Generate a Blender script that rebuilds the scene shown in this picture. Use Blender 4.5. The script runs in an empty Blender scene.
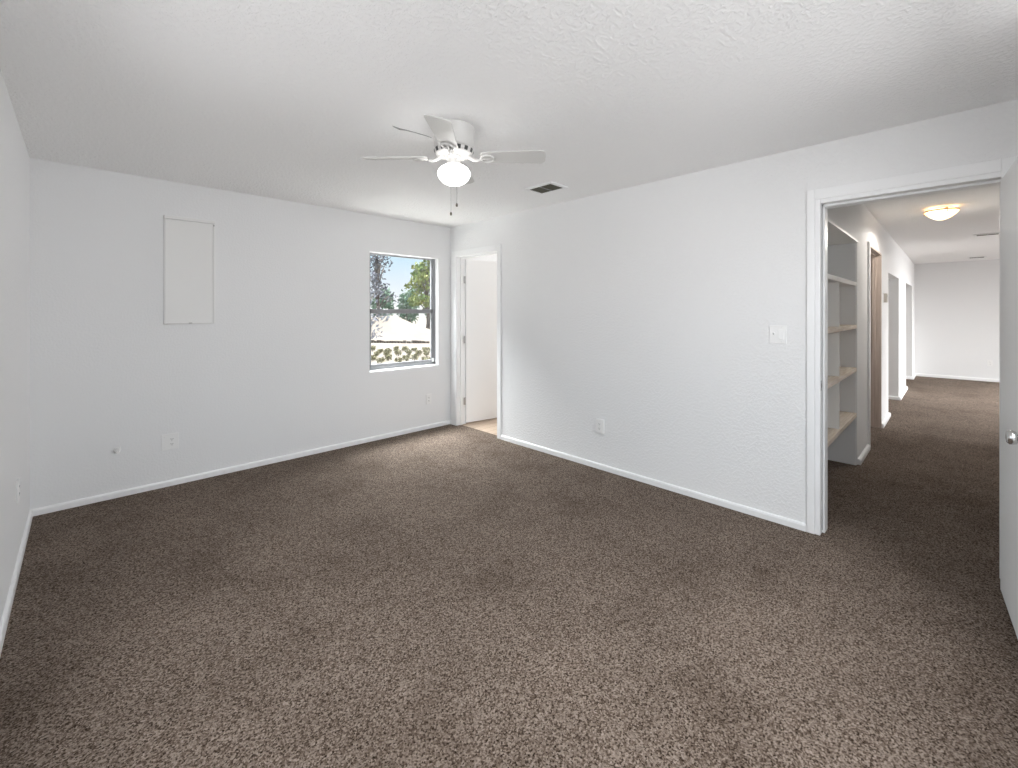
import bpy, bmesh, math, random
from mathutils import Vector, Matrix

random.seed(7)
PI = math.pi
S = bpy.context.scene
C = S.collection

# ------------------------------------------------------------------ camera
H = 2.44
cam_d = bpy.data.cameras.new('camera')
cam = bpy.data.objects.new('camera', cam_d)
C.objects.link(cam)
cam.location = (-3.288, -4.412, 1.391)
cam.rotation_euler = (PI / 2, 0, 0.7941591 - PI / 2)
cam_d.sensor_width = 36.0
cam_d.lens = 437.3046 * 36.0 / 1018.0
cam_d.shift_x = -(510.25 - 509.0) / 1018.0
cam_d.shift_y = -(384.0 - 312.07) / 1018.0
cam_d.clip_start = 0.02
S.camera = cam

# ------------------------------------------------------------------ colour management
S.view_settings.view_transform = 'Standard'
S.view_settings.look = 'None'
S.view_settings.gamma = 1.0
S.view_settings.exposure = 0.50
S.view_settings.use_curve_mapping = False
S.cycles.max_bounces = 14
S.cycles.diffuse_bounces = 10
S.cycles.transparent_max_bounces = 12
S.cycles.use_denoising = True
S.cycles.caustics_reflective = False
S.cycles.caustics_refractive = False

# ------------------------------------------------------------------ sky
W = bpy.data.worlds.new('sky')
S.world = W
W.use_nodes = True
wn, wl = W.node_tree.nodes, W.node_tree.links
bg = wn['Background']
geo = wn.new('ShaderNodeTexCoord')
sep = wn.new('ShaderNodeSeparateXYZ')
ramp = wn.new('ShaderNodeValToRGB')
wl.new(geo.outputs['Generated'], sep.inputs[0])
wl.new(sep.outputs['Z'], ramp.inputs[0])
e = ramp.color_ramp.elements
e[0].position = 0.0
e[0].color = (0.84, 0.83, 0.83, 1)
e[1].position = 0.16
e[1].color = (0.40, 0.62, 0.76, 1)
k = ramp.color_ramp.elements.new(0.30)
k.color = (0.56, 0.76, 0.92, 1)
k = ramp.color_ramp.elements.new(0.55)
k.color = (2.6, 2.7, 2.8, 1)
k = ramp.color_ramp.elements.new(0.06)
k.color = (0.66, 0.71, 0.79, 1)
wl.new(ramp.outputs[0], bg.inputs['Color'])
bg.inputs['Strength'].default_value = 1.0


# ------------------------------------------------------------------ lamps
def lamp(name, kind, energy, loc, rot=(0, 0, 0), size=None, color=(1, 1, 1), radius=None):
    d = bpy.data.lights.new(name, kind)
    d.energy = energy
    d.color = color
    if kind == 'AREA':
        d.shape = 'RECTANGLE'
        d.size, d.size_y = size
    if kind == 'POINT' and radius:
        d.shadow_soft_size = radius
    o = bpy.data.objects.new(name, d)
    C.objects.link(o)
    o.location = loc
    o.rotation_euler = rot
    return o


sun = lamp('sun', 'SUN', 9.0, (0, 0, 12), color=(1.0, 0.96, 0.9))
sun.rotation_euler = Vector((-0.5, 0.06, -0.86)).to_track_quat('-Z', 'Y').to_euler()
sun.data.angle = 0.01
# added fill lamps at unseen openings behind and beside the camera
lamp('fill_left_opening', 'AREA', 15, (-3.85, -3.15, 1.75), (0, -PI / 2 + 0.5, 0), (1.30, 1.9), (0.97, 0.985, 1.0))
lamp('fill_front_opening', 'AREA', 54, (-1.9, -5.14, 1.85), (PI / 2 - 0.66, 0, 0), (1.9, 1.3), (0.96, 0.98, 1.0))
lv_ = lamp('daylight_living_window', 'AREA', 195, (6.9, -8.35, 2.0), (PI / 2 - 0.50, 0, 0), (4.0, 1.7), (1.0, 0.985, 0.97))
lv_.data.spread = math.radians(85)
lamp('fill_side_room', 'AREA', 10, (6.2, -2.25, 1.5), (-PI / 2, 0, 0), (3.0, 1.2), (1.0, 0.99, 0.97))  # added fill lamp in front of a windowless wall
w_ = lamp('fill_above_back_window', 'AREA', 140, (-.95, .80, 2.85), size=(2.4, .7), color=(0.98, 0.985, 1.0))  # added lamp hidden above the window view, brightens the carpet below
w_.data.spread = math.radians(100)
w_.rotation_euler = (Vector((-1.0, -.72, 0)) - w_.location).to_track_quat('-Z', 'Y').to_euler()
lamp('fill_far_room', 'AREA', 21, (2.2, -.62, 1.40), (0, PI / 2, 0), (1.2, 0.7), (1.0, 0.985, 0.97))  # added fill lamp before a solid wall, spills through the far doorway


# ------------------------------------------------------------------ materials
def mat(name, col, rough=0.6, metal=0.0, spec=0.4):
    m = bpy.data.materials.new(name)
    m.use_nodes = True
    b = m.node_tree.nodes['Principled BSDF']
    b.inputs['Base Color'].default_value = (*col, 1)
    b.inputs['Roughness'].default_value = rough
    b.inputs['Metallic'].default_value = metal
    b.inputs['Specular IOR Level'].default_value = spec
    return m


def nodes(m):
    return m.node_tree.nodes, m.node_tree.links, m.node_tree.nodes['Principled BSDF']


def noise(m, scale, detail=2.0, rough=0.5, coord='Object'):
    n, l, _ = nodes(m)
    tc = n.new('ShaderNodeTexCoord')
    t = n.new('ShaderNodeTexNoise')
    t.inputs['Scale'].default_value = scale
    t.inputs['Detail'].default_value = detail
    t.inputs['Roughness'].default_value = rough
    l.new(tc.outputs[coord], t.inputs['Vector'])
    return t


def ramped(m, sock, stops):
    n, l, _ = nodes(m)
    r = n.new('ShaderNodeValToRGB')
    el = r.color_ramp.elements
    el[0].position, el[0].color = stops[0][0], (*stops[0][1], 1)
    el[1].position, el[1].color = stops[-1][0], (*stops[-1][1], 1)
    for p, c in stops[1:-1]:
        x = el.new(p)
        x.color = (*c, 1)
    l.new(sock, r.inputs[0])
    return r


def bump(m, sock, strength, dist):
    n, l, b = nodes(m)
    bp = n.new('ShaderNodeBump')
    bp.inputs['Strength'].default_value = strength
    bp.inputs['Distance'].default_value = dist
    l.new(sock, bp.inputs['Height'])
    l.new(bp.outputs[0], b.inputs['Normal'])
    return bp


def mixcol(m, fac, a, b_):
    n, l, _ = nodes(m)
    x = n.new('ShaderNodeMix')
    x.data_type = 'RGBA'
    if hasattr(fac, 'links'):
        l.new(fac, x.inputs['Factor'])
    else:
        x.inputs['Factor'].default_value = fac
    for s, v in ((x.inputs[6], a), (x.inputs[7], b_)):
        if hasattr(v, 'links'):
            l.new(v, s)
        else:
            s.default_value = (*v, 1)
    return x.outputs[2]


def knockdown(name, col, scale, dist, lo=0.45, hi=0.6, rough=0.75):
    """white paint over a knock-down / orange-peel drywall texture"""
    m = mat(name, col, rough, spec=0.25)
    n, l, b = nodes(m)
    a = noise(m, scale, 3.0, 0.55)
    r = ramped(m, a.outputs['Fac'], [(lo, (0, 0, 0)), (hi, (1, 1, 1))])
    big = noise(m, 0.9, 1.0)
    r2 = ramped(m, big.outputs['Fac'], [(0.35, (0.35, 0.35, 0.35)), (0.7, (1, 1, 1))])
    mul = n.new('ShaderNodeMath')
    mul.operation = 'MULTIPLY'
    l.new(r.outputs[0], mul.inputs[0])
    l.new(r2.outputs[0], mul.inputs[1])
    bump(m, mul.outputs[0], 1.0, dist)
    return m


M = {}
M['wall'] = knockdown('wall_paint', (0.79, 0.795, 0.80), 70, 0.0006)
M['wall_b'] = knockdown('knockdown_wall_paint', (0.80, 0.803, 0.806), 56, 0.0015, 0.46, 0.60)
M['ceiling'] = knockdown('knockdown_ceiling_paint', (0.91, 0.91, 0.91), 50, 0.0030, 0.46, 0.60)
M['trim'] = mat('white_trim_paint', (0.84, 0.845, 0.85), 0.35, spec=0.45)
M['door'] = mat('white_door_paint', (0.84, 0.845, 0.845), 0.6, spec=0.25)
t = noise(M['door'], 6, 3)
bump(M['door'], t.outputs['Fac'], 0.15, 0.002)
M['plastic'] = mat('white_plastic', (0.82, 0.82, 0.815), 0.3, spec=0.5)
M['slot'] = mat('dark_slot', (0.05, 0.05, 0.05), 0.6)
M['greyslot'] = mat('grey_recess', (0.28, 0.28, 0.28), 0.6)
M['sticker_film'] = mat('dark_sticker', (0.10, 0.10, 0.105), 0.8)  # the dark sticker's own colour
M['alu'] = mat('mill_aluminium', (0.27, 0.275, 0.285), 0.6, 0.1, 0.2)
M['chrome'] = mat('satin_nickel', (0.62, 0.62, 0.61), 0.22, 1.0)
M['fan'] = mat('fan_white_enamel', (0.60, 0.59, 0.575), 0.35, spec=0.5)
M['blade'] = mat('fan_blade_white', (0.60, 0.595, 0.58), 0.45)
M['vent_dark'] = mat('dusty_olive_louvre', (0.075, 0.072, 0.05), 0.6)
M['panelpaint'] = mat('painted_panel', (0.775, 0.775, 0.765), 0.5)
M['shelfwhite'] = mat('shelf_white_paint', (0.80, 0.79, 0.77), 0.5)
M['shelfgrey'] = mat('shelf_side_paint', (0.86, 0.87, 0.88), 0.6)
M['bronze'] = mat('antique_brass', (0.36, 0.19, 0.07), 0.35, 0.9)
M['thermo'] = mat('putty_plastic', (0.50, 0.47, 0.43), 0.5)
M['fob'] = mat('dark_bronze_fob', (0.16, 0.14, 0.12), 0.4, 0.6)
M['steel'] = mat('hinge_steel', (0.45, 0.45, 0.45), 0.35, 0.9)

# shelf boards: beige raw wood tops
m = mat('beige_shelf_board', (0.62, 0.53, 0.44), 0.6)
n, l, b = nodes(m)
tc = n.new('ShaderNodeTexCoord')
mp = n.new('ShaderNodeMapping')
mp.inputs['Scale'].default_value = (1.5, 22, 22)
tx = n.new('ShaderNodeTexNoise')
tx.inputs['Scale'].default_value = 3
tx.inputs['Detail'].default_value = 4
l.new(tc.outputs['Object'], mp.inputs[0])
l.new(mp.outputs[0], tx.inputs['Vector'])
r = ramped(m, tx.outputs['Fac'], [(0.3, (0.64, 0.54, 0.44)), (0.7, (0.82, 0.75, 0.66))])
l.new(r.outputs[0], b.inputs['Base Color'])
M['board'] = m

# bare wood jamb in the hall
m = mat('beige_wood_jamb', (0.5, 0.4, 0.32), 0.5)
n, l, b = nodes(m)
tc = n.new('ShaderNodeTexCoord')
mp = n.new('ShaderNodeMapping')
mp.inputs['Scale'].default_value = (30, 30, 1.0)
tx = n.new('ShaderNodeTexNoise')
tx.inputs['Scale'].default_value = 2.5
tx.inputs['Detail'].default_value = 3
l.new(tc.outputs['Object'], mp.inputs[0])
l.new(mp.outputs[0], tx.inputs['Vector'])
r = ramped(m, tx.outputs['Fac'], [(0.3, (0.50, 0.41, 0.35)), (0.7, (0.68, 0.59, 0.53))])
l.new(r.outputs[0], b.inputs['Base Color'])
M['jambwood'] = m

# carpet
m = mat('brown_carpet', (0.1, 0.08, 0.06), 0.95, spec=0.1)
n, l, b = nodes(m)
f1 = noise(m, 125, 2.0, 0.75)
f2 = noise(m, 1.7, 6.0, 0.7)
f3 = noise(m, 55, 1.0, 0.5)
vo = n.new('ShaderNodeTexVoronoi')
vo.inputs['Scale'].default_value = 185
tcv = n.new('ShaderNodeTexCoord')
l.new(tcv.outputs['Object'], vo.inputs['Vector'])
sv = n.new('ShaderNodeSeparateColor')
l.new(vo.outputs['Color'], sv.inputs[0])
mv = n.new('ShaderNodeMix')
mv.inputs['Factor'].default_value = 0.38
l.new(f1.outputs['Fac'], mv.inputs[2])
l.new(sv.outputs[0], mv.inputs[3])
c1 = ramped(m, mv.outputs[0], [(0.26, (0.014, 0.008, 0.004)), (0.39, (0.080, 0.057, 0.042)), (0.54, (0.165, 0.130, 0.106)), (0.78, (0.30, 0.25, 0.215))])
c2 = ramped(m, f2.outputs['Fac'], [(0.32, (0.74, 0.72, 0.70)), (0.5, (1, 1, 1)), (0.70, (1.16, 1.16, 1.16))])
mx = n.new('ShaderNodeMix')
mx.data_type = 'RGBA'
mx.blend_type = 'MULTIPLY'
mx.inputs['Factor'].default_value = 1.0
l.new(c1.outputs[0], mx.inputs[6])
l.new(c2.outputs[0], mx.inputs[7])
l.new(mx.outputs[2], b.inputs['Base Color'])
add = n.new('ShaderNodeMath')
add.operation = 'ADD'
l.new(f1.outputs['Fac'], add.inputs[0])
l.new(f3.outputs['Fac'], add.inputs[1])
bump(m, add.outputs[0], 0.4, 0.010)
M['carpet'] = m

# tan plank vinyl in the side room
m = mat('tan_plank_floor', (0.4, 0.3, 0.22), 0.5)
n, l, b = nodes(m)
tc = n.new('ShaderNodeTexCoord')
br = n.new('ShaderNodeTexBrick')
br.inputs['Scale'].default_value = 1.0
br.inputs['Brick Width'].default_value = 0.9
br.inputs['Row Height'].default_value = 0.12
br.inputs['Mortar Size'].default_value = 0.003
br.inputs['Color1'].default_value = (0.40, 0.31, 0.235, 1)
br.inputs['Color2'].default_value = (0.47, 0.37, 0.285, 1)
br.inputs['Mortar'].default_value = (0.22, 0.16, 0.12, 1)
l.new(tc.outputs['Object'], br.inputs['Vector'])
l.new(br.outputs['Color'], b.inputs['Base Color'])
M['plank'] = m

# clear window glass: transparent with a fresnel reflection
m = bpy.data.materials.new('window_glass')
m.use_nodes = True
n, l = m.node_tree.nodes, m.node_tree.links
n.remove(n['Principled BSDF'])
tr = n.new('ShaderNodeBsdfTransparent')
tr.inputs['Color'].default_value = (0.97, 0.985, 0.98, 1)
gl = n.new('ShaderNodeBsdfGlossy')
gl.inputs['Roughness'].default_value = 0.02
mi = n.new('ShaderNodeMixShader')
mi.inputs[0].default_value = 0.05
l.new(tr.outputs[0], mi.inputs[1])
l.new(gl.outputs[0], mi.inputs[2])
l.new(mi.outputs[0], n['Material Output'].inputs[0])
M['glass'] = m


def glow(name, col, strength, base=(0.9, 0.9, 0.88)):
    m_ = mat(name, base, 0.25)
    b_ = m_.node_tree.nodes['Principled BSDF']
    b_.inputs['Emission Color'].default_value = (*col, 1)
    b_.inputs['Emission Strength'].default_value = strength
    return m_


M['globe'] = glow('lit_opal_glass', (1.0, 0.985, 0.965), 5.0)
# amber alabaster bowl lit from inside
m = glow('lit_amber_alabaster', (1, 0.7, 0.35), 2.2, (0.9, 0.75, 0.5))
n, l, b = nodes(m)
t = noise(m, 7, 3)
r = ramped(m, t.outputs['Fac'], [(0.35, (1.0, 0.55, 0.20)), (0.55, (1.0, 0.80, 0.50)), (0.7, (1.0, 0.93, 0.75))])
l.new(r.outputs[0], b.inputs['Emission Color'])
M['amber'] = m


def leafmat(name, c0, c1):
    m_ = mat(name, c0, 0.7)
    n_, l_, b_ = nodes(m_)
    t_ = noise(m_, 1.6, 3)
    r_ = ramped(m_, t_.outputs['Fac'], [(0.35, c0), (0.65, c1)])
    l_.new(r_.outputs[0], b_.inputs['Base Color'])
    return m_


M['leaf_plum'] = leafmat('plum_grey_leaves', (0.06, 0.06, 0.085), (0.14, 0.15, 0.17))
M['leaf_green'] = leafmat('bright_green_leaves', (0.12, 0.20, 0.06), (0.28, 0.30, 0.08))
M['leaf_hedge'] = leafmat('sea_green_leaves', (0.10, 0.19, 0.13), (0.20, 0.28, 0.21))
M['scrub'] = leafmat('dry_olive_scrub', (0.13, 0.125, 0.06), (0.22, 0.20, 0.12))
M['bark'] = mat('grey_bark', (0.14, 0.12, 0.11), 0.9)
m = mat('pale_sand', (0.8, 0.7, 0.6), 0.95)
n, l, b = nodes(m)
t = noise(m, 0.35, 4)
r = ramped(m, t.outputs['Fac'], [(0.35, (0.185, 0.157, 0.135)), (0.65, (0.225, 0.20, 0.178))])
l.new(r.outputs[0], b.inputs['Base Color'])
M['sand'] = m
M['kerb'] = mat('dark_stone_kerb', (0.07, 0.055, 0.045), 0.9)
M['stucco'] = mat('pale_stucco', (0.85, 0.83, 0.80), 0.9)


# ------------------------------------------------------------------ mesh helpers
def bx(bm, lo, hi, bev=0.0, seg=2, mi=0, rot=None):
    x0, y0, z0 = lo
    x1, y1, z1 = hi
    vs = [bm.verts.new(p) for p in ((x0, y0, z0), (x1, y0, z0), (x1, y1, z0), (x0, y1, z0),
                                    (x0, y0, z1), (x1, y0, z1), (x1, y1, z1), (x0, y1, z1))]
    fs = [bm.faces.new([vs[i] for i in q]) for q in
          ((3, 2, 1, 0), (4, 5, 6, 7), (0, 1, 5, 4), (1, 2, 6, 5), (2, 3, 7, 6), (3, 0, 4, 7))]
    for f in fs:
        f.material_index = mi
    geom = vs
    if bev > 0:
        ed = list({e_ for f in fs for e_ in f.edges})
        res = bmesh.ops.bevel(bm, geom=ed, offset=bev, segments=seg, affect='EDGES', profile=0.5)
        for f in res['faces']:
            f.material_index = mi
        geom = list({v for f in res['faces'] for v in f.verts} | {v for v in vs if v.is_valid})
    if rot is not None:
        for v in geom:
            v.co = rot @ v.co
    return geom


def lathe(bm, prof, seg=40, center=(0, 0, 0), mi=0, mifn=None, axis='Z'):
    """prof: list of (r, z)"""
    def put(r_, z_, a):
        p = (r_ * math.cos(a), r_ * math.sin(a), z_)
        if axis == 'Y':
            p = (p[0], p[2], p[1])
        if axis == 'X':
            p = (p[2], p[0], p[1])
        return bm.verts.new((p[0] + center[0], p[1] + center[1], p[2] + center[2]))
    rings = []
    for r_, z_ in prof:
        if r_ < 1e-6:
            rings.append([put(0, z_, 0)])
        else:
            rings.append([put(r_, z_, 2 * PI * i / seg) for i in range(seg)])
    for j in range(len(rings) - 1):
        a, b_ = rings[j], rings[j + 1]
        for i in range(seg):
            i2 = (i + 1) % seg
            if len(a) == 1 and len(b_) == 1:
                continue
            if len(a) == 1:
                f = bm.faces.new((a[0], b_[i], b_[i2]))
            elif len(b_) == 1:
                f = bm.faces.new((a[i], b_[0], a[i2]))
            else:
                f = bm.faces.new((a[i], b_[i], b_[i2], a[i2]))
            f.smooth = True
            f.material_index = mifn(j, i) if mifn else mi
    bmesh.ops.recalc_face_normals(bm, faces=bm.faces[:])


def tube(bm, pts, rad, seg=8, mi=0):
    pts = [Vector(p) for p in pts]
    rads = rad if isinstance(rad, (list, tuple)) else [rad] * len(pts)
    rings = []
    for i, p in enumerate(pts):
        d = (pts[min(i + 1, len(pts) - 1)] - pts[max(i - 1, 0)]).normalized()
        u = d.cross(Vector((0, 0, 1)))
        if u.length < 1e-3:
            u = d.cross(Vector((1, 0, 0)))
        u.normalize()
        v = d.cross(u)
        rings.append([bm.verts.new(p + rads[i] * (math.cos(2 * PI * k_ / seg) * u + math.sin(2 * PI * k_ / seg) * v))
                      for k_ in range(seg)])
    for a, b_ in zip(rings, rings[1:]):
        for k_ in range(seg):
            f = bm.faces.new((a[k_], a[(k_ + 1) % seg], b_[(k_ + 1) % seg], b_[k_]))
            f.smooth = True
            f.material_index = mi
    bm.faces.new(rings[0][::-1]).material_index = mi
    bm.faces.new(rings[-1]).material_index = mi


def prism(bm, outline, thick, mi=0, bev=0.0):
    """outline: 3-D points of a planar polygon; thick: extrusion vector"""
    tv = Vector(thick)
    a = [bm.verts.new(p) for p in outline]
    b_ = [bm.verts.new(Vector(p) + tv) for p in outline]
    fs = [bm.faces.new(a[::-1]), bm.faces.new(b_)]
    k_ = len(a)
    for i in range(k_):
        fs.append(bm.faces.new((a[i], a[(i + 1) % k_], b_[(i + 1) % k_], b_[i])))
    for f in fs:
        f.material_index = mi
    bmesh.ops.recalc_face_normals(bm, faces=fs)
    if bev > 0:
        ed = list(set(fs[0].edges) | set(fs[1].edges))
        bmesh.ops.bevel(bm, geom=ed, offset=bev, segments=2, affect='EDGES')


def obj(name, bm, mats, parent=None):
    me = bpy.data.meshes.new(name)
    bm.normal_update()
    bm.to_mesh(me)
    bm.free()
    for m_ in (mats if isinstance(mats, (list, tuple)) else [mats]):
        me.materials.append(m_)
    o = bpy.data.objects.new(name, me)
    C.objects.link(o)
    if parent:
        o.parent = parent
    return o


def part(name, mats, parent, fn, *a, **k_):
    bm = bmesh.new()
    fn(bm, *a, **k_)
    return obj(name, bm, mats, parent)


def boxobj(name, mats, boxes, parent=None, bev=0.0):
    bm = bmesh.new()
    for lo, hi in boxes:
        bx(bm, lo, hi, bev)
    return obj(name, bm, mats, parent)


def tag(o, label, cat, group=None, kind=None):
    o['label'] = label
    o['category'] = cat
    if group:
        o['group'] = group
    if kind:
        o['kind'] = kind
    return o


def thing(name, label, cat, loc=(0, 0, 0), rz=0, group=None, kind=None):
    o = bpy.data.objects.new(name, None)
    o.empty_display_size = 0.1
    C.objects.link(o)
    o.location = loc
    o.rotation_euler = (0, 0, rz)
    return tag(o, label, cat, group, kind)


def struct(name, mats, boxes, label, cat, bev=0.0):
    o = boxobj(name, mats, boxes, None, bev)
    return tag(o, label, cat, kind='structure')


def dup(root, loc, rz, label):
    def cp(o, par):
        c_ = o.copy()
        C.objects.link(c_)
        c_.parent = par
        for ch in list(o.children):
            cp(ch, c_)
        return c_
    r_ = cp(root, None)
    r_.location = loc
    r_.rotation_euler = (0, 0, rz)
    r_['label'] = label
    return r_


# ------------------------------------------------------------------ dimensions
L = 3.535            # left wall at x = -L
YF = -4.80           # front wall (behind the camera)
HY = -3.786          # hall's left wall face
FX = 9.695           # hall's end wall
TB = 0.13            # thickness of the right wall
HW = 0.126           # thickness of the hall wall
WX0, WX1, WZ0, WZ1 = -1.076, -0.175, 0.742, 2.048     # window opening
D1A, D1B, D1T = -0.875, -0.128, 2.075                 # far doorway in the right wall
D2A, D2B, D2T = -4.578, -3.822, 2.068                 # near doorway in the right wall

# ------------------------------------------------------------------ room shell
struct('floor', M['carpet'], [((-L - .12, -8.3, -.1), (0.062, .0, 0)), ((0.062, -8.3, -.1), (10.0, -2.12, 0))],
       'dark brown cut pile carpet covering the bedroom and the hall floor', 'floor')
struct('floor_side', M['plank'], [((0.062, -2.12, -.1), (2.4, 0.14, 0.002))],
       'tan plank floor inside the room behind the far open door', 'floor')
o = struct('ceiling', M['ceiling'], [((-L - .3, -8.4, H), (10.1, .16, H + .18))],
           'white textured drywall ceiling over the room and hall', 'ceiling')
# hairline crack along a ceiling seam beside the fan
bm = bmesh.new()
pts = [(-2.035, -2.190), (-2.01, -2.186), (-1.983, -2.184), (-1.955, -2.194), (-1.927, -2.197), (-1.895, -2.202),
       (-1.862, -2.203), (-1.82, -2.207), (-1.778, -2.203)]
tube(bm, [(x, y, H) for x, y in pts], [.002, .005, .007, .0045, .004, .003, .003, .003, .002], 6)
obj('seam_crack', bm, M['greyslot'], o)

struct('wall_back', M['wall'], [((-L - .12, 0, 0), (WX0, .14, H)), ((WX1, 0, 0), (2.4, .14, H)),
                                ((WX0, 0, 0), (WX1, .14, WZ0)), ((WX0, 0, WZ1), (WX1, .14, H))],
       'smooth white wall with the window', 'wall')
struct('wall_right', M['wall_b'], [((0, D1B, 0), (TB, 0, H)), ((0, D2B, 0), (TB, D1A, H)), ((0, YF - .12, 0), (TB, D2A, H)),
                                   ((0, D1A, D1T), (TB, D1B, H)), ((0, D2A, D2T), (TB, D2B, H))],
       'white knockdown textured wall between the two doorways', 'wall')
# left wall, with an added opening out of frame to let fill light in
struct('wall_left', M['wall'], [((-L - .12, -2.2, 0), (-L, 0, H)), ((-L - .12, YF - .12, 0), (-L, -4.1, H)),
                                ((-L - .12, -4.1, 0), (-L, -2.2, .75)), ((-L - .12, -4.1, 2.05), (-L, -2.2, H))],
       'white wall at the left edge', 'wall')
struct('wall_front', M['wall'], [((-L, YF - .12, 0), (-2.85, YF, H)), ((-.95, YF - .12, 0), (0, YF, H)),  # opening added behind the camera for the fill lamp
                                 ((-2.85, YF - .12, 0), (-.95, YF, .75)), ((-2.85, YF - .12, 2.05), (-.95, YF, H))],
       'white wall behind the camera', 'wall')

# room behind the far door
struct('wall_side_room', M['wall'], [((0.13, -2.12, 0), (2.4, -2.0, H)), ((2.28, -2.0, 0), (2.4, 0, H))],
       'white walls of the room behind the far door', 'wall')

# hall: left wall with the shelf niche, a door opening and two cased-less openings
NX0, NX1, NZ = 0.25, 1.75, 2.04
O1A, O1B, O1T = 2.50, 3.57, 2.09
O2A, O2B, O2T = 4.40, 5.95, 1.918
O3A, O3B, O3T = 7.35, 9.00, 1.922
y0, y1 = HY, HY + HW
struct('wall_hall_left', M['wall'], [((TB, y0, 0), (NX0, y1, H)), ((NX0, y0, NZ), (NX1, y1, H)), ((NX1, y0, 0), (O1A, y1, H)),
                                     ((O1A, y0, O1T), (O1B, y1, H)), ((O1B, y0, 0), (O2A, y1, H)),
                                     ((O2A, y0, O2T), (O2B, y1, H)), ((O2B, y0, 0), (O3A, y1, H)),
                                     ((O3A, y0, O3T), (O3B, y1, H)), ((O3B, y0, 0), (FX, y1, H))],
       'long white hall wall with shelf niche and openings', 'wall')
struct('wall_hall_end', M['wall'], [((FX, -8.3, 0), (FX + .12, -2.12, H))], 'white wall closing the far end of the hall', 'wall')
struct('wall_hall_right', M['wall'], [((TB, -4.95, 0), (3.6, -4.83, H)), ((3.48, -8.3, 0), (3.6, -4.95, H))],
       'white wall on the right side of the hall', 'wall')
struct('wall_living', M['wall'], [((3.6, -8.2, 0), (4.85, -8.0, H)), ((8.95, -8.2, 0), (FX, -8.0, H)),
                                  ((4.85, -8.2, 0), (8.95, -8.0, .45)), ((4.85, -8.2, 2.25), (8.95, -8.0, H))],
       'white window wall of the room at the far end of the hall', 'wall')
struct('wall_behind_openings', M['wall'], [((2.4, -2.24, 0), (FX, -2.12, H))], 'white wall seen through the hall openings', 'wall')

# ------------------------------------------------------------------ baseboards
def base_run(bm, axis, a, b_, face, sgn, h=.048, t=.014):
    """profile with an eased top; runs along axis from a to b_ on a wall face, sticking out by sgn*t"""
    prof = [(0, 0), (t, 0), (t, h * .72), (t * .75, h * .92), (t * .35, h), (0, h)]
    def P(s, d, z):
        return (s, face + sgn * d, z) if axis == 'x' else (face + sgn * d, s, z)
    prism(bm, [P(a, d, z) for d, z in prof], (b_ - a, 0, 0) if axis == 'x' else (0, b_ - a, 0))


def baseboard(name, runs, label, t=.014, h=.048):
    bm = bmesh.new()
    for r_ in runs:
        base_run(bm, *r_, h=h, t=t)
    o_ = obj(name, bm, M['trim'])
    return tag(o_, label, 'baseboard', kind='structure')


baseboard('baseboard_back', [('x', -L, 0, 0, -1)], 'white baseboard under the window wall')
baseboard('baseboard_right', [('y', D2B + .069, D1A - .055, 0, -1), ('y', -.032, 0, 0, -1)], 'white baseboard between the two doorways')
baseboard('baseboard_left', [('y', -4.8, 0, -L, 1)], 'white baseboard at the left edge', t=.016)
baseboard('baseboard_hall', [('x', NX1 + .02, O1A - .09, HY, -1), ('x', O1B, O2A + .02, HY, -1), ('x', O2B - .02, O3A + .02, HY, -1),
                             ('x', O3B - .02, FX, HY, -1), ('y', HY, HY + HW, O2B, -1), ('y', HY, HY + HW, O3B, -1),
                             ('x', TB, NX0, HY, -1)],
          'white baseboard along the hall wall and its openings', t=.025, h=.052)
baseboard('baseboard_hall_end', [('y', -8.0, HY, FX, -1)], 'white baseboard at the far end of the hall', t=.016, h=.06)

# ------------------------------------------------------------------ far doorway (door_1)
def casing(bm, face, sgn, ya, yb, zt, wl_, wr, wt, t=.014, jt=.012, depth=TB):
    """flat casing boards round an opening in a wall lying along y: ya < yb is the opening"""
    def board(lo, hi):
        bx(bm, lo, hi, .003)
    xs = sorted((face, face + sgn * t))
    board((xs[0], yb, 0), (xs[1], yb + wl_, zt + wt))
    board((xs[0], ya - wr, 0), (xs[1], ya, zt + wt))
    board((xs[0], ya, zt), (xs[1], yb, zt + wt))


bm = bmesh.new()
casing(bm, 0, -1, D1A + .004, D1B - .004, D1T - .006, .094, .056, .068)
casing(bm, TB, 1, D1A + .004, D1B - .004, D1T - .006, .06, .056, .068)
bx(bm, (-.004, D1B - .012, 0), (TB + .004, D1B + .001, D1T), .002)
bx(bm, (-.004, D1A - .001, 0), (TB + .004, D1A + .012, D1T), .002)
bx(bm, (-.004, D1A + .0125, D1T - .012), (TB + .004, D1B - .0125, D1T + .001), .002)
bx(bm, (.045, D1B - .024, 0), (.080, D1B - .011, D1T - .01), .002)       # stops
bx(bm, (.045, D1A + .011, 0), (.080, D1A + .024, D1T - .01), .002)
bx(bm, (.045, D1A + .011, D1T - .024), (.080, D1B - .011, D1T - .01), .002)
tag(obj('trim_1', bm, M['trim']), 'white door casing of the far doorway beside the corner', 'trim', kind='structure')

d1 = thing('door_1', 'flat white door standing open in the far doorway', 'door', (0.118, -.146, 0), math.radians(-9.0), kind='structure')
part('slab', M['door'], d1, bx, (0.004, -.018, .018), (.735, .018, 2.045), .003)
for z in (.29, 1.05, 1.79):
    def hinge(bm, z):
        lathe(bm, [(0, -.046), (.006, -.046), (.0065, -.04), (.0065, .04), (.006, .046), (0, .046)], 12, (-.006, -.016, z))
        bx(bm, (-.032, -.0215, z - .044), (-.006, -.0195, z + .044))
    part('hinge', M['steel'], d1, hinge, z)

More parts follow.
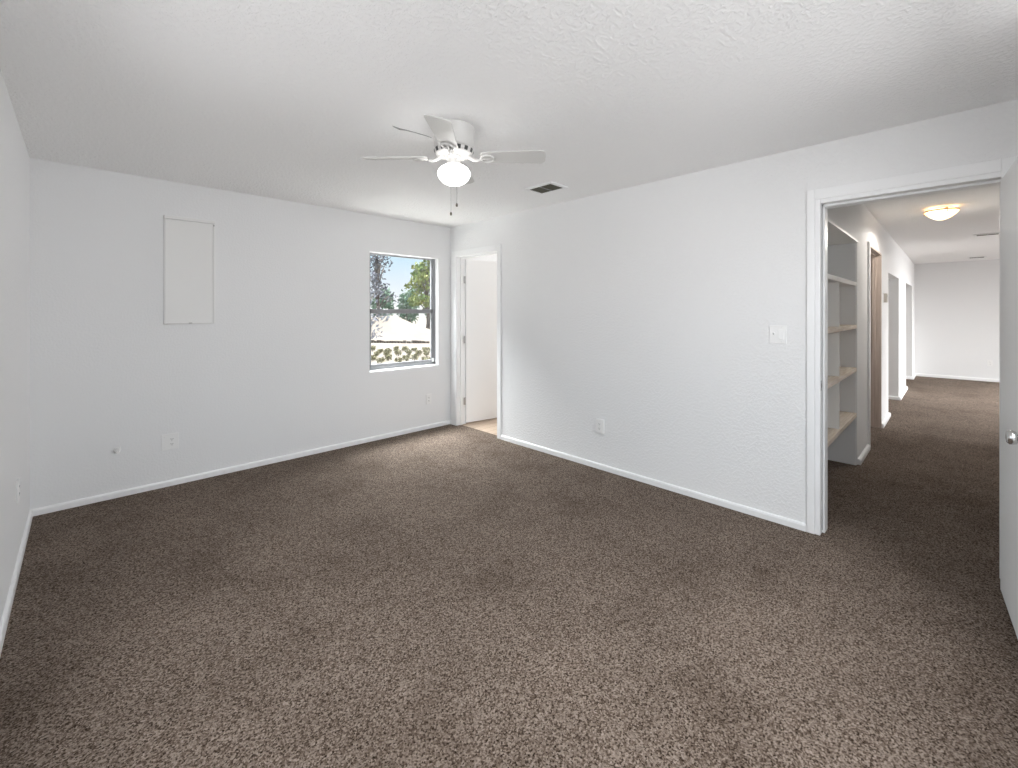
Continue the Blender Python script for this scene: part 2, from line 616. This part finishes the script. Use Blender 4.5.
# ------------------------------------------------------------------ near doorway (door_2)
bm = bmesh.new()
casing(bm, 0, -1, D2A + .004, D2B + .026, D2T + .024, .043, .05, .065)
casing(bm, TB, 1, D2A + .004, D2B - .004, D2T - .004, .06, .05, .06)
bx(bm, (-.010, D2B - .002, 0), (TB + .004, D2B + .026, D2T + .026), .004)    # jamb edge board
bx(bm, (-.010, D2A, D2T - .002), (TB + .004, D2B - .0025, D2T + .026), .004)
bx(bm, (-.006, D2A - .02, 0), (TB + .004, D2A + .001, D2T), .002)
bx(bm, (.048, D2B - .016, 0), (TB + .004, D2B - .001, D2T - .001), .003)       # stop
bx(bm, (.048, D2A + .001, D2T - .016), (TB + .004, D2B - .001, D2T - .001), .003)
o = tag(obj('trim_2', bm, M['trim']), 'white door casing of the near doorway to the hall', 'trim', kind='structure')
bm = bmesh.new()
bx(bm, (.036, D2B - .0032, .02), (.048, D2B - .0005, D2T - .003))
obj('dark_joint_strip', bm, M['greyslot'], o)  # grey strip stands for the shaded line between jamb edge and stop
bm = bmesh.new()
bx(bm, (.006, D2B - .0040, .90), (.034, D2B - .001, .962), .001)
bx(bm, (.014, D2B - .0046, .918), (.026, D2B - .0030, .944), 0, mi=1)
obj('strike_plate', bm, [M['steel'], M['slot']], o)

d2 = thing('door_2', 'flat white door swung open into the room at the right edge', 'door', (-.020, -4.588, 0), PI + math.radians(3.4), kind='structure')
# local +x runs from the hinge into the room, local -y faces the room's middle
part('slab', M['door'], d2, bx, (0.0, -.019, .012), (.752, .019, 2.045), .0025)
def knob(bm, s):
    prof = [(0, .0), (.031, .0), (.032, .003), (.030, .007), (.014, .010), (.0115, .020), (.013, .026), (.0245, .034),
            (.0275, .043), (.0265, .052), (.021, .058), (.010, .060), (0, .060)]
    lathe(bm, [(r_, s * (.019 + z)) for r_, z in prof], 28, (.690, 0, .905), axis='Y')
part('knob', M['chrome'], d2, knob, -1)
part('knob', M['chrome'], d2, knob, 1)
part('latch_plate', M['steel'], d2, bx, (.7515, -.012, .88), (.7535, .012, .935))
for z in (.25, 1.03, 1.80):
    def hinge2(bm, z):
        lathe(bm, [(0, -.045), (.006, -.045), (.0065, -.04), (.0065, .04), (.006, .045), (0, .045)], 12, (-.005, .022, z))
        bx(bm, (-.0015, -.014, z - .044), (.0005, .022, z + .044))
    part('hinge', M['steel'], d2, hinge2, z)

# ------------------------------------------------------------------ window_1
w = thing('window_1', 'single hung aluminium window in the white back wall', 'window', (0, 0, 0), kind='structure')
fy0, fy1 = .068, .118
bm = bmesh.new()
bx(bm, (WX0, .012, WZ0 - .001), (WX1, fy1, WZ0 + .012), .003)                        # painted sill
bx(bm, (WX0, .004, WZ0), (WX0 + .006, fy1, WZ1)); bx(bm, (WX1 - .006, .004, WZ0), (WX1, fy1, WZ1)); bx(bm, (WX0, .004, WZ1 - .006), (WX1, fy1, WZ1))
obj('reveal', bm, M['trim'], w)
bm = bmesh.new()
fw = .034
x0, x1, z0, z1 = WX0 + .006, WX1 - .006, WZ0 + .012, WZ1 - .006
bx(bm, (x0, fy0, z0), (x0 + fw, fy1, z1), .003)
bx(bm, (x1 - fw, fy0, z0), (x1, fy1, z1), .003)
bx(bm, (x0, fy0, z1 - .008), (x1, fy1, z1), .002)
bx(bm, (x0, fy0, z0), (x1, fy1, z0 + .03), .003)
bx(bm, (x1 - fw - .012, fy0 + .012, z0), (x1 - fw, fy0 + .02, z1))       # track fin
bx(bm, (x0 + fw, fy0 + .012, z0), (x0 + fw + .012, fy0 + .02, z1))
obj('frame', bm, M['alu'], w)
ZM = 1.405
# upper sash (outer), lower sash (inner)
def sash(bm, ya, yb, za, zb, bot, top, side=.020):
    bx(bm, (x0 + fw, ya, za), (x1 - fw, yb, za + bot), .002)
    bx(bm, (x0 + fw, ya, zb - top), (x1 - fw, yb, zb), .002)
    bx(bm, (x0 + fw, ya, za), (x0 + fw + side, yb, zb), .002)
    bx(bm, (x1 - fw - side, ya, za), (x1 - fw, yb, zb), .002)
us = part('upper_sash', M['alu'], w, sash, .096, .114, ZM - .03, z1 - .007, .045, .010, .010)
part('pane', M['glass'], us, bx, (x0 + fw + .008, .103, ZM + .01), (x1 - fw - .008, .107, z1 - .014))
part('sticker', M['sticker_film'], us, bx, (x0 + fw + .085, .1015, 1.93), (x0 + fw + .115, .1028, 1.985))
ls = part('lower_sash', M['alu'], w, sash, .072, .092, z0 + .028, ZM + .02, .030, .050)
part('pane', M['glass'], ls, bx, (x0 + fw + .012, .080, z0 + .05), (x1 - fw - .012, .084, ZM - .025))
def lift(bm, xa, xb):
    bx(bm, (xa, .060, ZM + .016), (xb, .074, ZM + .024), .002)
    bx(bm, (xa, .060, ZM + .010), (xb, .063, ZM + .020), .001)
part('latch', M['trim'], ls, lift, x1 - .24, x1 - .19)
part('latch', M['trim'], ls, lift, x0 + .20, x0 + .25)
part('sash_stop', M['plastic'], ls, bx, (x1 - fw - .014, .060, z0 + .03), (x1 - fw + .016, .072, z0 + .075), .003)

# ------------------------------------------------------------------ things on the walls
# duplex outlet, built facing local -y at the origin
def plate(bm, w_, h, t=.007):
    bx(bm, (-w_ / 2, -t, -h / 2), (w_ / 2, 0, h / 2), .0022)


def receptacle(bm, z, x=0):
    pts_ = []
    for i in range(20):
        a = 2 * PI * i / 20
        pts_.append((x + max(-.0145, min(.0145, .017 * math.cos(a))), -.0085, z + .0145 * math.sin(a)))
    prism(bm, pts_, (0, .004, 0))
    bx(bm, (x - .0075, -.0092, z - .002), (x - .0050, -.0084, z + .007), mi=1)
    bx(bm, (x + .0050, -.0092, z - .002), (x + .0075, -.0084, z + .006), mi=1)
    lathe(bm, [(0, -.0092), (.0026, -.0092), (.0026, -.0084)], 10, (x, 0, z - .0075), mi=1, axis='Y')


def screw(bm, x, z, y=-.006):
    lathe(bm, [(0, y - .0018), (.002, y - .0016), (.0034, y - .0004), (.0034, y)], 12, (x, 0, z), axis='Y')
    bx(bm, (x - .0028, y - .0021, z - .0004), (x + .0028, y - .0017, z + .0004), mi=1)


def outlet(label, loc, rz, group='wall outlets'):
    t_ = thing('wall_outlet', label, 'outlet', loc, rz)
    part('cover_plate', M['plastic'], t_, plate, .074, .118)
    part('receptacle', [M['plastic'], M['slot']], t_, receptacle, .0195)
    part('receptacle', [M['plastic'], M['slot']], t_, receptacle, -.0195)
    part('screw', [M['plastic'], M['greyslot']], t_, screw, 0, 0)
    return t_


out = outlet('white outlet on the window wall, low between the window and the corner', (-.322, 0, .352), 0)
o = dup(out, (-.020, -2.215, .385), -PI / 2, 'white outlet on the textured right wall, low between the two doorways')
part('surface_box', M['plastic'], o, bx, (-.036, .0003, -.058), (.036, .020, .058), .003)
dup(out, (-L, -.815, .415), PI / 2, 'white outlet at the left edge, low on the left wall')
dup(out, (FX, -4.90, .37), -PI / 2, 'white outlet low on the far end wall of the hall')

# two-gang plate below the access panel: one receptacle, one blank half
t = thing('wall_outlet', 'wide two-gang outlet plate on the window wall, low below the access panel', 'outlet', (-2.777, 0, .353))
part('cover_plate', M['plastic'], t, plate, .112, .128)
for z in (.0195, -.0195):
    part('receptacle', [M['plastic'], M['slot']], t, receptacle, z, .012)
def two_screws(bm):
    screw(bm, -.036, .04); screw(bm, -.036, -.04)
part('screw', [M['plastic'], M['greyslot']], t, screw, .012, 0)
part('screw', [M['plastic'], M['greyslot']], t, screw, -.036, .04)
part('screw', [M['plastic'], M['greyslot']], t, screw, -.036, -.04)

# light switch by the hall doorway: double plate with a rocker
t = thing('light_switch', 'white double light switch plate on the right wall beside the hall doorway', 'light switch', (0, -3.592, 1.243), -PI / 2)
part('cover_plate', M['plastic'], t, plate, .100, .120)
def rocker(bm, x):
    bx(bm, (x - .0165, -.0085, -.033), (x + .0165, -.004, .033), .001)
    prism(bm, [(x - .0145, -.0085, -.031), (x - .0145, -.0125, -.031), (x - .0145, -.0090, .004), (x - .0145, -.0085, .031)], (.029, 0, 0))
part('rocker', M['plastic'], t, rocker, .020)
def toggle(bm, x):
    bx(bm, (x - .005, -.0075, -.012), (x + .005, -.005, .012), .001)
    prism(bm, [(x - .0035, -.006, -.004), (x - .0035, -.018, .008), (x - .0035, -.019, .012), (x - .0035, -.006, .006)], (.007, 0, 0))
part('toggle', M['plastic'], t, toggle, -.024)
for z in (.046, -.046):
    part('screw', [M['plastic'], M['greyslot']], t, screw, .020, z)

# capped pipe stub
t = thing('pipe_stub', 'small white capped pipe stub with shutoff knob poking out of the window wall', 'pipe', (-3.092, 0, .356))
part('escutcheon', M['plastic'], t, lathe, [(0, -.004), (.012, -.006), (.021, -.003), (.022, 0), (0, 0)], 24, (0, 0, 0), axis='Y')
part('stub', M['chrome'], t, lathe, [(0, -.003), (.008, -.003), (.008, -.05), (0, -.05)], 18, (0, 0, 0), axis='Y')
def hexcap(bm):
    lathe(bm, [(0, -.044), (.015, -.044), (.016, -.047), (.016, -.060), (.0135, -.064), (.0115, -.075), (.010, -.078), (0, -.078)], 6, (0, 0, 0), axis='Y')
    for f in bm.faces:
        f.smooth = False
part('cap', M['plastic'], t, hexcap)
def wing(bm):
    bx(bm, (-.005, -.034, .006), (.005, -.020, .022), .002)
    bx(bm, (-.019, -.034, .018), (.019, -.020, .027), .004)
part('valve_knob', M['plastic'], t, wing)

# access panel
PX0, PX1, PZ0, PZ1 = -2.817, -2.476, 1.293, 2.160
t = thing('access_panel', 'flat white painted access panel on the window wall, left of the window', 'panel', ((PX0 + PX1) / 2, 0, PZ0))
pw, ph = PX1 - PX0, PZ1 - PZ0
bm = bmesh.new()
for lo, hi in (((-pw / 2, -.022, 0), (-pw / 2 + .012, 0, ph)), ((pw / 2 - .014, -.022, 0), (pw / 2, 0, ph)),
               ((-pw / 2, -.030, ph - .026), (pw / 2, 0, ph)), ((-pw / 2, -.016, 0), (pw / 2, 0, .012))):
    bx(bm, lo, hi, .002)
obj('frame', bm, M['panelpaint'], t)
dr = part('door', M['panelpaint'], t, bx, (-pw / 2 + .006, -.027, .006), (pw / 2 - .017, -.004, ph - .028), .002)
part('finger_notch', M['greyslot'], dr, bx, (-.012, -.0278, .0055), (.012, -.0125, .011), .001)
part('screw', M['greyslot'], t, lathe, [(0, -.0245), (.004, -.0242), (.005, -.0215)], 12, (pw / 2 - .008, 0, ph - .040), axis='Y')

# ------------------------------------------------------------------ ceiling vents
def make_vent(label, loc, rz, lx, ly):
    """built hanging below z=0; lx along local x, ly along local y"""
    v = thing('ceiling_vent', label, 'vent', loc, rz)
    bm_ = bmesh.new()
    b_ = .030
    for lo, hi in (((-lx / 2, -ly / 2), (lx / 2, -ly / 2 + b_)), ((-lx / 2, ly / 2 - b_), (lx / 2, ly / 2)),
                   ((-lx / 2, -ly / 2 + b_), (-lx / 2 + b_, ly / 2 - b_)), ((lx / 2 - b_, -ly / 2 + b_), (lx / 2, ly / 2 - b_))):
        bx(bm_, (lo[0], lo[1], -.013), (hi[0], hi[1], -.0005), .003)
    obj('frame', bm_, M['trim'], v)
    bm_ = bmesh.new()
    n_ = max(6, int((lx - 2 * b_) / .017))
    for i in range(n_):
        x_ = -lx / 2 + b_ + (i + .5) * (lx - 2 * b_) / n_
        prism(bm_, [(x_ - .006, -ly / 2 + b_, -.002), (x_ - .0048, -ly / 2 + b_, -.001), (x_ + .006, -ly / 2 + b_, -.011), (x_ + .0048, -ly / 2 + b_, -.012)],
              (0, ly - 2 * b_, 0))
    bx(bm_, (-lx / 2 + b_ - .002, -ly / 2 + b_ - .002, -.0016), (lx / 2 - b_ + .002, ly / 2 - b_ + .002, -.0004))
    obj('louvre', bm_, M['vent_dark'], v)
    part('divider', M['alu'], v, bx, (-lx / 2 + b_, -.004, -.013), (lx / 2 - b_, .004, -.003), .001)
    return v


make_vent('white framed ceiling vent with dark louvres over the bedroom, right of the fan', (-.492, -1.995, H), 0, .225, .300)
make_vent('dark slotted ceiling vent in the hall, nearer of the two', (5.39, -4.715, H), 0, .16, .26)
make_vent('dark slotted ceiling vent in the hall, farther of the two near the end wall', (8.88, -4.70, H), 0, .20, .25)

# ------------------------------------------------------------------ ceiling fan
fan = thing('ceiling_fan', 'white four-blade hugger ceiling fan with a lit glass globe', 'ceiling fan', (-1.77, -2.41, H))
part('motor_housing', M['fan'], fan, lathe, [(0, -.0005), (.118, -.0005), (.119, -.006), (.115, -.012), (.114, -.095), (.110, -.112), (.102, -.122), (.06, -.124), (0, -.124)], 56)
def ring(bm):
    prof = [(.085, -.1245), (.106, -.1245), (.112, -.129), (.113, -.134), (.107, -.152), (.088, -.160), (.05, -.160), (0, -.160)]
    lathe(bm, prof, 60, mifn=lambda j, i: 1 if (j in (2, 3) and i % 4 in (0, 1)) else 0)
part('vent_ring', [M['fan'], M['slot']], fan, ring)
part('switch_housing', M['fan'], fan, lathe, [(0, -.160), (.040, -.160), (.040, -.166), (.037, -.170), (.036, -.200), (.043, -.206), (.045, -.212), (.041, -.215), (0, -.215)], 40)
gl_ = part('globe', M['globe'], fan, lathe, [(.036, -.210), (.040, -.213), (.060, -.220), (.080, -.234), (.0905, -.250), (.0925, -.262), (.090, -.276), (.080, -.294), (.064, -.309), (.042, -.321), (.020, -.327), (0, -.329)], 48)

R_IN, R_OUT = .150, .520
PITCH = math.radians(13)
bz = -.172


def blade(bm, a):
    """flat paddle, widening to the tip with rounded corners, pitched about its own axis"""
    pts_ = []
    w0, w1 = .050, .064
    pts_ += [(R_IN, -w0 + .012), (R_IN + .012, -w0)]
    pts_ += [(R_OUT - .030, -w1)]
    for i in range(1, 6):
        t_ = i / 6 * PI / 2
        pts_.append((R_OUT - .030 + .030 * math.sin(t_), -w1 + .030 - .030 * math.cos(t_)))
    pts_ += [(R_OUT, -w1 + .03), (R_OUT, w1 - .03)]
    for i in range(1, 6):
        t_ = i / 6 * PI / 2
        pts_.append((R_OUT - .030 + .030 * math.cos(t_), w1 - .030 + .030 * math.sin(t_)))
    pts_ += [(R_OUT - .030, w1), (R_IN + .012, w0), (R_IN, w0 - .012)]
    prism(bm, [(x, y, 0) for x, y in pts_], (0, 0, .006), bev=.0015)
    rot = Matrix.Translation((0, 0, bz)) @ Matrix.Rotation(a, 4, 'Z') @ Matrix.Rotation(-PITCH, 4, 'X')
    bmesh.ops.transform(bm, matrix=rot, verts=bm.verts)


def iron(bm, a):
    """curved bracket from under the flywheel to a looped plate under the blade"""
    pr = Matrix.Rotation(-PITCH, 3, 'X')
    path = [(.055, 0, -.158 - bz), (.085, 0, -.166 - bz), (.112, 0, -.012), (.135, 0, -.014), (.155, 0, -.0055)]
    tube(bm, path, [.013, .012, .010, .010, .008], 10)
    # loop of the bracket
    lp = []
    for i in range(17):
        t_ = 2 * PI * i / 16
        p = Vector((.190 + .038 * math.cos(t_), .034 * math.sin(t_), -.006))
        lp.append(pr @ p)
    tube(bm, lp, .0065, 8)
    for sy in (-1, 1):
        tube(bm, [(.150, 0, -.008), pr @ Vector((.168, sy * .022, -.006))], .007, 8)
    tube(bm, [pr @ Vector((.150, 0, -.006)), pr @ Vector((.235, 0, -.006))], .0055, 8)
    for q in ((.185, .0), (.222, .02), (.222, -.02)):
        c_ = pr @ Vector((q[0], q[1], -.008))
        lathe(bm, [(0, -.005), (.006, -.003), (.007, .004)], 10, c_)
    bmesh.ops.transform(bm, matrix=Matrix.Translation((0, 0, bz)) @ Matrix.Rotation(a, 4, 'Z'), verts=bm.verts)


for deg in (-136, -46, 44, 134):
    a = math.radians(deg)
    part('blade_iron', M['fan'], fan, iron, a)
    part('blade', M['blade'], fan, blade, a)


def chain(bm, px, py, za, zb, fob):
    n_ = int((za - zb) / .0042)
    for i in range(n_):
        z_ = za - (i + .5) * (za - zb) / n_
        lathe(bm, [(0, -.0021), (.0022, -.0007), (.0022, .0007), (0, .0021)], 6, (px, py, z_))


# chain one hangs on the camera side of the globe, chain two on the far side
def arm(bm, px, py, z):
    tube(bm, [(px * .3, py * .3, z - .004), (px * .7, py * .7, z), (px, py, z - .002)], .0025, 8)


for px, py, zb in ((-.050, -.091, -.452), (.048, .093, -.455)):
    part('chain_arm', M['fan'], fan, arm, px, py, -.184)
    part('pull_chain', M['steel'], fan, chain, px, py, -.185, zb, 0)
    part('pull_chain_fob', M['fob'], fan, lathe, [(0, zb - .022), (.005, zb - .020), (.0065, zb - .012), (.0045, zb - .004), (0, zb + .001)], 14, (px, py, 0))

# ------------------------------------------------------------------ hall: built-in shelves
SY0, SY1 = HY, HY + .30
sh = thing('built_in_shelves', 'white built-in shelf unit set in the hall wall behind the near doorway', 'shelves', (0, 0, 0))
part('side_panel', M['shelfgrey'], sh, bx, (NX1 - .02, SY0 + .006, 0), (NX1 - .0005, SY1, NZ), .001)
part('side_panel', M['shelfgrey'], sh, bx, (NX0 + .0005, SY0 + .006, 0), (NX0 + .02, SY1, NZ), .001)
part('back_panel', M['shelfgrey'], sh, bx, (NX0, SY1, 0), (NX1, SY1 + .012, NZ))
part('top_board', M['shelfwhite'], sh, bx, (NX0 + .001, SY0 - .012, NZ - .022), (NX1 - .001, SY1, NZ - .001), .002)
SZ = [1.625, 1.240, .852, .440]
for i, z in enumerate(SZ):
    part('shelf', M['shelfwhite'] if i == 0 else M['board'], sh, bx, (NX0 + .02, SY0, z), (NX1 - .021, SY1, z + .036), .003)
for za, zb in ((SZ[1] + .036, SZ[0]), (SZ[2] + .036, SZ[1]), (SZ[3] + .036, SZ[2])):
    part('divider', M['shelfwhite'], sh, bx, (.935, SY0 + .010, za + .0005), (.955, SY1, zb - .0005), .001)

# hall door opening with a beige wood jamb
bm = bmesh.new()
bx(bm, (O1B - .018, HY - .006, 0), (O1B + .001, HY + HW, O1T))
bx(bm, (O1A - .001, HY - .006, 0), (O1A + .018, HY + HW, O1T))
bx(bm, (O1A, HY - .006, O1T - .018), (O1B, HY + HW, O1T + .001))
bx(bm, (O1B - .030, HY + .045, 0), (O1B - .017, HY + .085, O1T - .017), .002)
bx(bm, (O1A + .017, HY + .045, 0), (O1A + .030, HY + .085, O1T - .017), .002)
bx(bm, (O1A + .017, HY + .045, O1T - .030), (O1B - .017, HY + .085, O1T - .017), .002)
o = tag(obj('trim_3', bm, M['jambwood']), 'beige wood door frame in the hall wall past the shelves', 'trim', kind='structure')
bm = bmesh.new()
bx(bm, (O1A - .085, HY - .018, 0), (O1A - .002, HY, O1T + .02), .003)
obj('side_casing', bm, M['trim'], o)

# thermostat
t = thing('thermostat', 'small putty coloured thermostat box on the hall wall beside the wood frame', 'thermostat', (3.86, HY, 1.565))
part('base_plate', M['plastic'], t, bx, (-.055, -.006, -.065), (.055, 0, .065), .002)
part('cover', M['thermo'], t, bx, (-.048, -.036, -.056), (.048, -.006, .056), .005)
part('display', M['greyslot'], t, bx, (-.028, -.0368, .010), (.028, -.0355, .036), .0003)

# hall ceiling light
t = thing('ceiling_light', 'lit amber glass bowl light flush on the hall ceiling', 'ceiling light', (2.88, -4.315, H))
part('base', M['trim'], t, lathe, [(0, -.0005), (.085, -.0005), (.088, -.006), (.080, -.020), (.04, -.028), (0, -.028)], 40)
part('bowl', M['amber'], t, lathe, [(.112, -.036), (.128, -.040), (.122, -.052), (.106, -.070), (.082, -.092), (.055, -.110), (.025, -.122), (0, -.126)], 48)
part('rim_band', M['bronze'], t, lathe, [(.116, -.030), (.128, -.030), (.130, -.035), (.1295, -.041), (.1285, -.041), (.116, -.036)], 48)
for i in range(3):
    a = math.radians(200 + 120 * i)
    def clip(bm, a):
        c_, s_ = math.cos(a), math.sin(a)
        tube(bm, [(.06 * c_, .06 * s_, -.020), (.12 * c_, .12 * s_, -.022), (.135 * c_, .135 * s_, -.034), (.128 * c_, .128 * s_, -.054)], [.006, .006, .006, .005], 8)
        lathe(bm, [(0, -.006), (.006, 0), (0, .006)], 8, (.129 * c_, .129 * s_, -.056))
    part('clip', M['bronze'], t, clip, a)
hb_ = lamp('hall_bulb', 'SPOT', 25, (2.88, -4.315, H - .15), color=(1.0, 0.94, 0.87))
hb_.data.spot_size = math.radians(176)
hb_.data.spot_blend = 0.12
hb_.data.shadow_soft_size = 0.10

# ------------------------------------------------------------------ outside the window
GZ = -.30
bm = bmesh.new()
N = 36
X0g, X1g, Y0g, Y1g = -30, 110, .45, 120
g = {}
rg = random.Random(3)
for i in range(N + 1):
    for j in range(N + 1):
        x = X0g + (X1g - X0g) * i / N
        y = Y0g + (Y1g - Y0g) * (j / N) ** 1.6
        g[i, j] = bm.verts.new((x, y, GZ + (rg.uniform(-.03, .03) if y > 3 else 0)))
for i in range(N):
    for j in range(N):
        f = bm.faces.new((g[i, j], g[i + 1, j], g[i + 1, j + 1], g[i, j + 1]))
        f.smooth = True
tag(obj('yard_ground', bm, M['sand']), 'pale sunlit sandy ground outside the window', 'ground', kind='structure')

M['bounce_surface'] = knockdown('pale_bounce_surface', (0.80, 0.79, 0.77), 30, 0.001)  # added unseen slab, pale so it bounces sunlight up through the window
struct('bounce_slab', M['bounce_surface'], [((-7, .15, GZ - .1), (9.5, 6.4, GZ + .04))], 'added pale slab below the window, out of view, bouncing sunlight inside', 'bounce_slab')
CAM = Vector((-3.288, -4.412, 1.391))
FWD = Vector((.70087, .71329, 0))
RGT = Vector((.71329, -.70087, 0))


def spot(depth, u):
    """a place on the ground outside, by its distance and bearing from the bedroom"""
    p = CAM + FWD * depth + RGT * ((u - 510.25) / 437.3 * depth)
    return Vector((p.x, p.y, GZ))


def leaves(bm, rnd, c_, r3, n_, size, squash=1.0):
    for _ in range(n_):
        while True:
            v = Vector((rnd.uniform(-1, 1), rnd.uniform(-1, 1), rnd.uniform(-1, 1)))
            if .25 < v.length < 1:
                break
        p = Vector((c_[0] + v.x * r3[0], c_[1] + v.y * r3[1], c_[2] + v.z * r3[2]))
        s_ = size * rnd.uniform(.6, 1.3)
        n1 = Vector((rnd.gauss(0, 1), rnd.gauss(0, 1), rnd.gauss(0, 1))).normalized()
        n2 = n1.orthogonal().normalized() * s_
        n3 = n1.cross(n2).normalized() * s_ * .45
        mid = n1 * s_ * .12
        q = [bm.verts.new(p - n2), bm.verts.new(p + n3 + mid), bm.verts.new(p + n2), bm.verts.new(p - n3 + mid)]
        bm.faces.new(q)


def tree(label, loc, h, crown, n_cl, n_leaf, size, mleaf, seed, group='trees beyond the window', low=.35):
    rnd = random.Random(seed)
    t_ = thing('tree', label, 'tree', loc, 0, group)
    bmt = bmesh.new()
    tube(bmt, [(0, 0, -.05), (.05, .02, h * .25), (-.04, .05, h * .5), (.03, 0, h * .8)], [h * .03, h * .024, h * .018, h * .008], 9)
    cl = []
    for i in range(n_cl):
        a = rnd.uniform(0, 2 * PI)
        rr = crown * math.sqrt(rnd.uniform(.02, 1)) * .8
        z_ = h * rnd.uniform(low, .92)
        rr *= math.sin(min(1, max(.15, (1.02 - (z_ / h - low) / (1 - low)) * 1.3)) * PI / 2)
        c_ = (rr * math.cos(a), rr * math.sin(a), z_)
        cl.append(c_)
        tube(bmt, [(0, 0, max(.3, z_ * .62)), (c_[0] * .5, c_[1] * .5, z_ * .88), c_], [h * .009, h * .006, h * .003], 6)
    obj('trunk', bmt, M['bark'], t_)
    bml = bmesh.new()
    for c_ in cl:
        leaves(bml, rnd, c_, (crown * .36, crown * .36, crown * .26), n_leaf, size)
    obj('foliage', bml, mleaf, t_)
    return t_


def bush(name, label, loc, r, h, n_, size, mleaf, seed, group, cat='bush'):
    rnd = random.Random(seed)
    t_ = thing(name, label, cat, loc, 0, group)
    bmt = bmesh.new()
    bml = bmesh.new()
    for i in range(7):
        a = 2 * PI * i / 7 + rnd.uniform(-.3, .3)
        tip = (r * .6 * math.cos(a), r * .6 * math.sin(a), h * rnd.uniform(.6, .9))
        tube(bmt, [(0, 0, -.03), (tip[0] * .4, tip[1] * .4, tip[2] * .55), tip], [h * .02, h * .014, h * .006], 5)
        leaves(bml, rnd, (tip[0], tip[1], tip[2] * .72), (r * .55, r * .55, h * .36), n_, size)
    obj('stems', bmt, M['bark'], t_)
    obj('foliage', bml, mleaf, t_)
    return t_


# sandy mound behind the kerb, its crest falling away to the right
bm = bmesh.new()
NU, ND = 40, 14
gm = {}
for i in range(NU + 1):
    u = 330 + 160 * i / NU
    pk = 1.30 + .16 * math.exp(-((u - 391) / 14) ** 2) - max(0, u - 396) * .026
    pk = max(.25, pk) if u > 380 else 1.36 - .006 * (380 - u)
    for j in range(ND + 1):
        t_ = j / ND
        d_ = 26.5 + 7.5 * t_
        sm = min(1, t_ / .6)
        sm = sm * sm * (3 - 2 * sm)
        p = spot(d_, u)
        gm[i, j] = bm.verts.new((p.x, p.y, GZ - .06 + pk * sm + (rg.uniform(-.04, .04) if 0 < j else 0)))
for i in range(NU):
    for j in range(ND):
        f = bm.faces.new((gm[i, j], gm[i + 1, j], gm[i + 1, j + 1], gm[i, j + 1]))
        f.smooth = True
tag(obj('sand_mound', bm, M['sand']), 'pale sunlit sand mound below the trees outside the window', 'mound', kind='structure')

tree('plum leaved tree with thin open crown, left side of the window view', spot(36, 378), 7.0, 1.75, 30, 22, .15, M['leaf_plum'], 11, low=.40)
tree('near plum leaved tree with hanging twigs at the left edge of the window view', spot(10.5, 363), 2.9, .62, 22, 22, .055, M['leaf_plum'], 5, low=.40)
tree('bright green leafy tree, right side of the window view', spot(36, 428), 6.8, 1.75, 34, 70, .17, M['leaf_green'], 23, low=.25)
for i, (dp, u, h_) in enumerate(((41, 356, 4.1), (41, 382.5, 4.2), (41, 409, 4.3), (41, 435.5, 4.3), (41, 462, 4.0))):
    bush('hedge_shrub', 'sea green bush in the hedge row behind the trees', spot(dp, u), .95, h_, 190, .17, M['leaf_hedge'], 40 + i, 'hedge row bushes beyond the window')
rs = random.Random(91)
for row, (dp, n_) in enumerate(((14.8, 9), (16.6, 8), (18.4, 9))):
    for i in range(n_):
        u = 362 + (80 / n_) * (i + .5 * (row % 2)) + rs.uniform(-2.2, 2.2)
        bush('scrub_bush', 'low dry olive scrub tuft on the pale ground outside the window', spot(dp + rs.uniform(-.55, .55), u),
             rs.uniform(.10, .13) * (1 + .06 * row), rs.uniform(.16, .28), 14, .05, M['scrub'], 60 + i + 20 * row, 'dry scrub tufts outside the window', 'scrub')
# low stone kerb across the yard
bm = bmesh.new()
rk = random.Random(4)
a_, b2 = spot(24.5, 345), spot(23.5, 455)
for i in range(40):
    p = a_.lerp(b2, (i + rk.uniform(.1, .9)) / 40)
    sx, sz = rk.uniform(.06, .13), rk.uniform(.08, .16)
    bx(bm, (p.x - sx, p.y - sx, GZ - .05), (p.x + sx, p.y + sx, GZ + sz), .02)
tag(obj('stone_kerb', bm, M['kerb']), 'thin dark line of kerb stones across the sandy yard', 'kerb', kind='stuff')
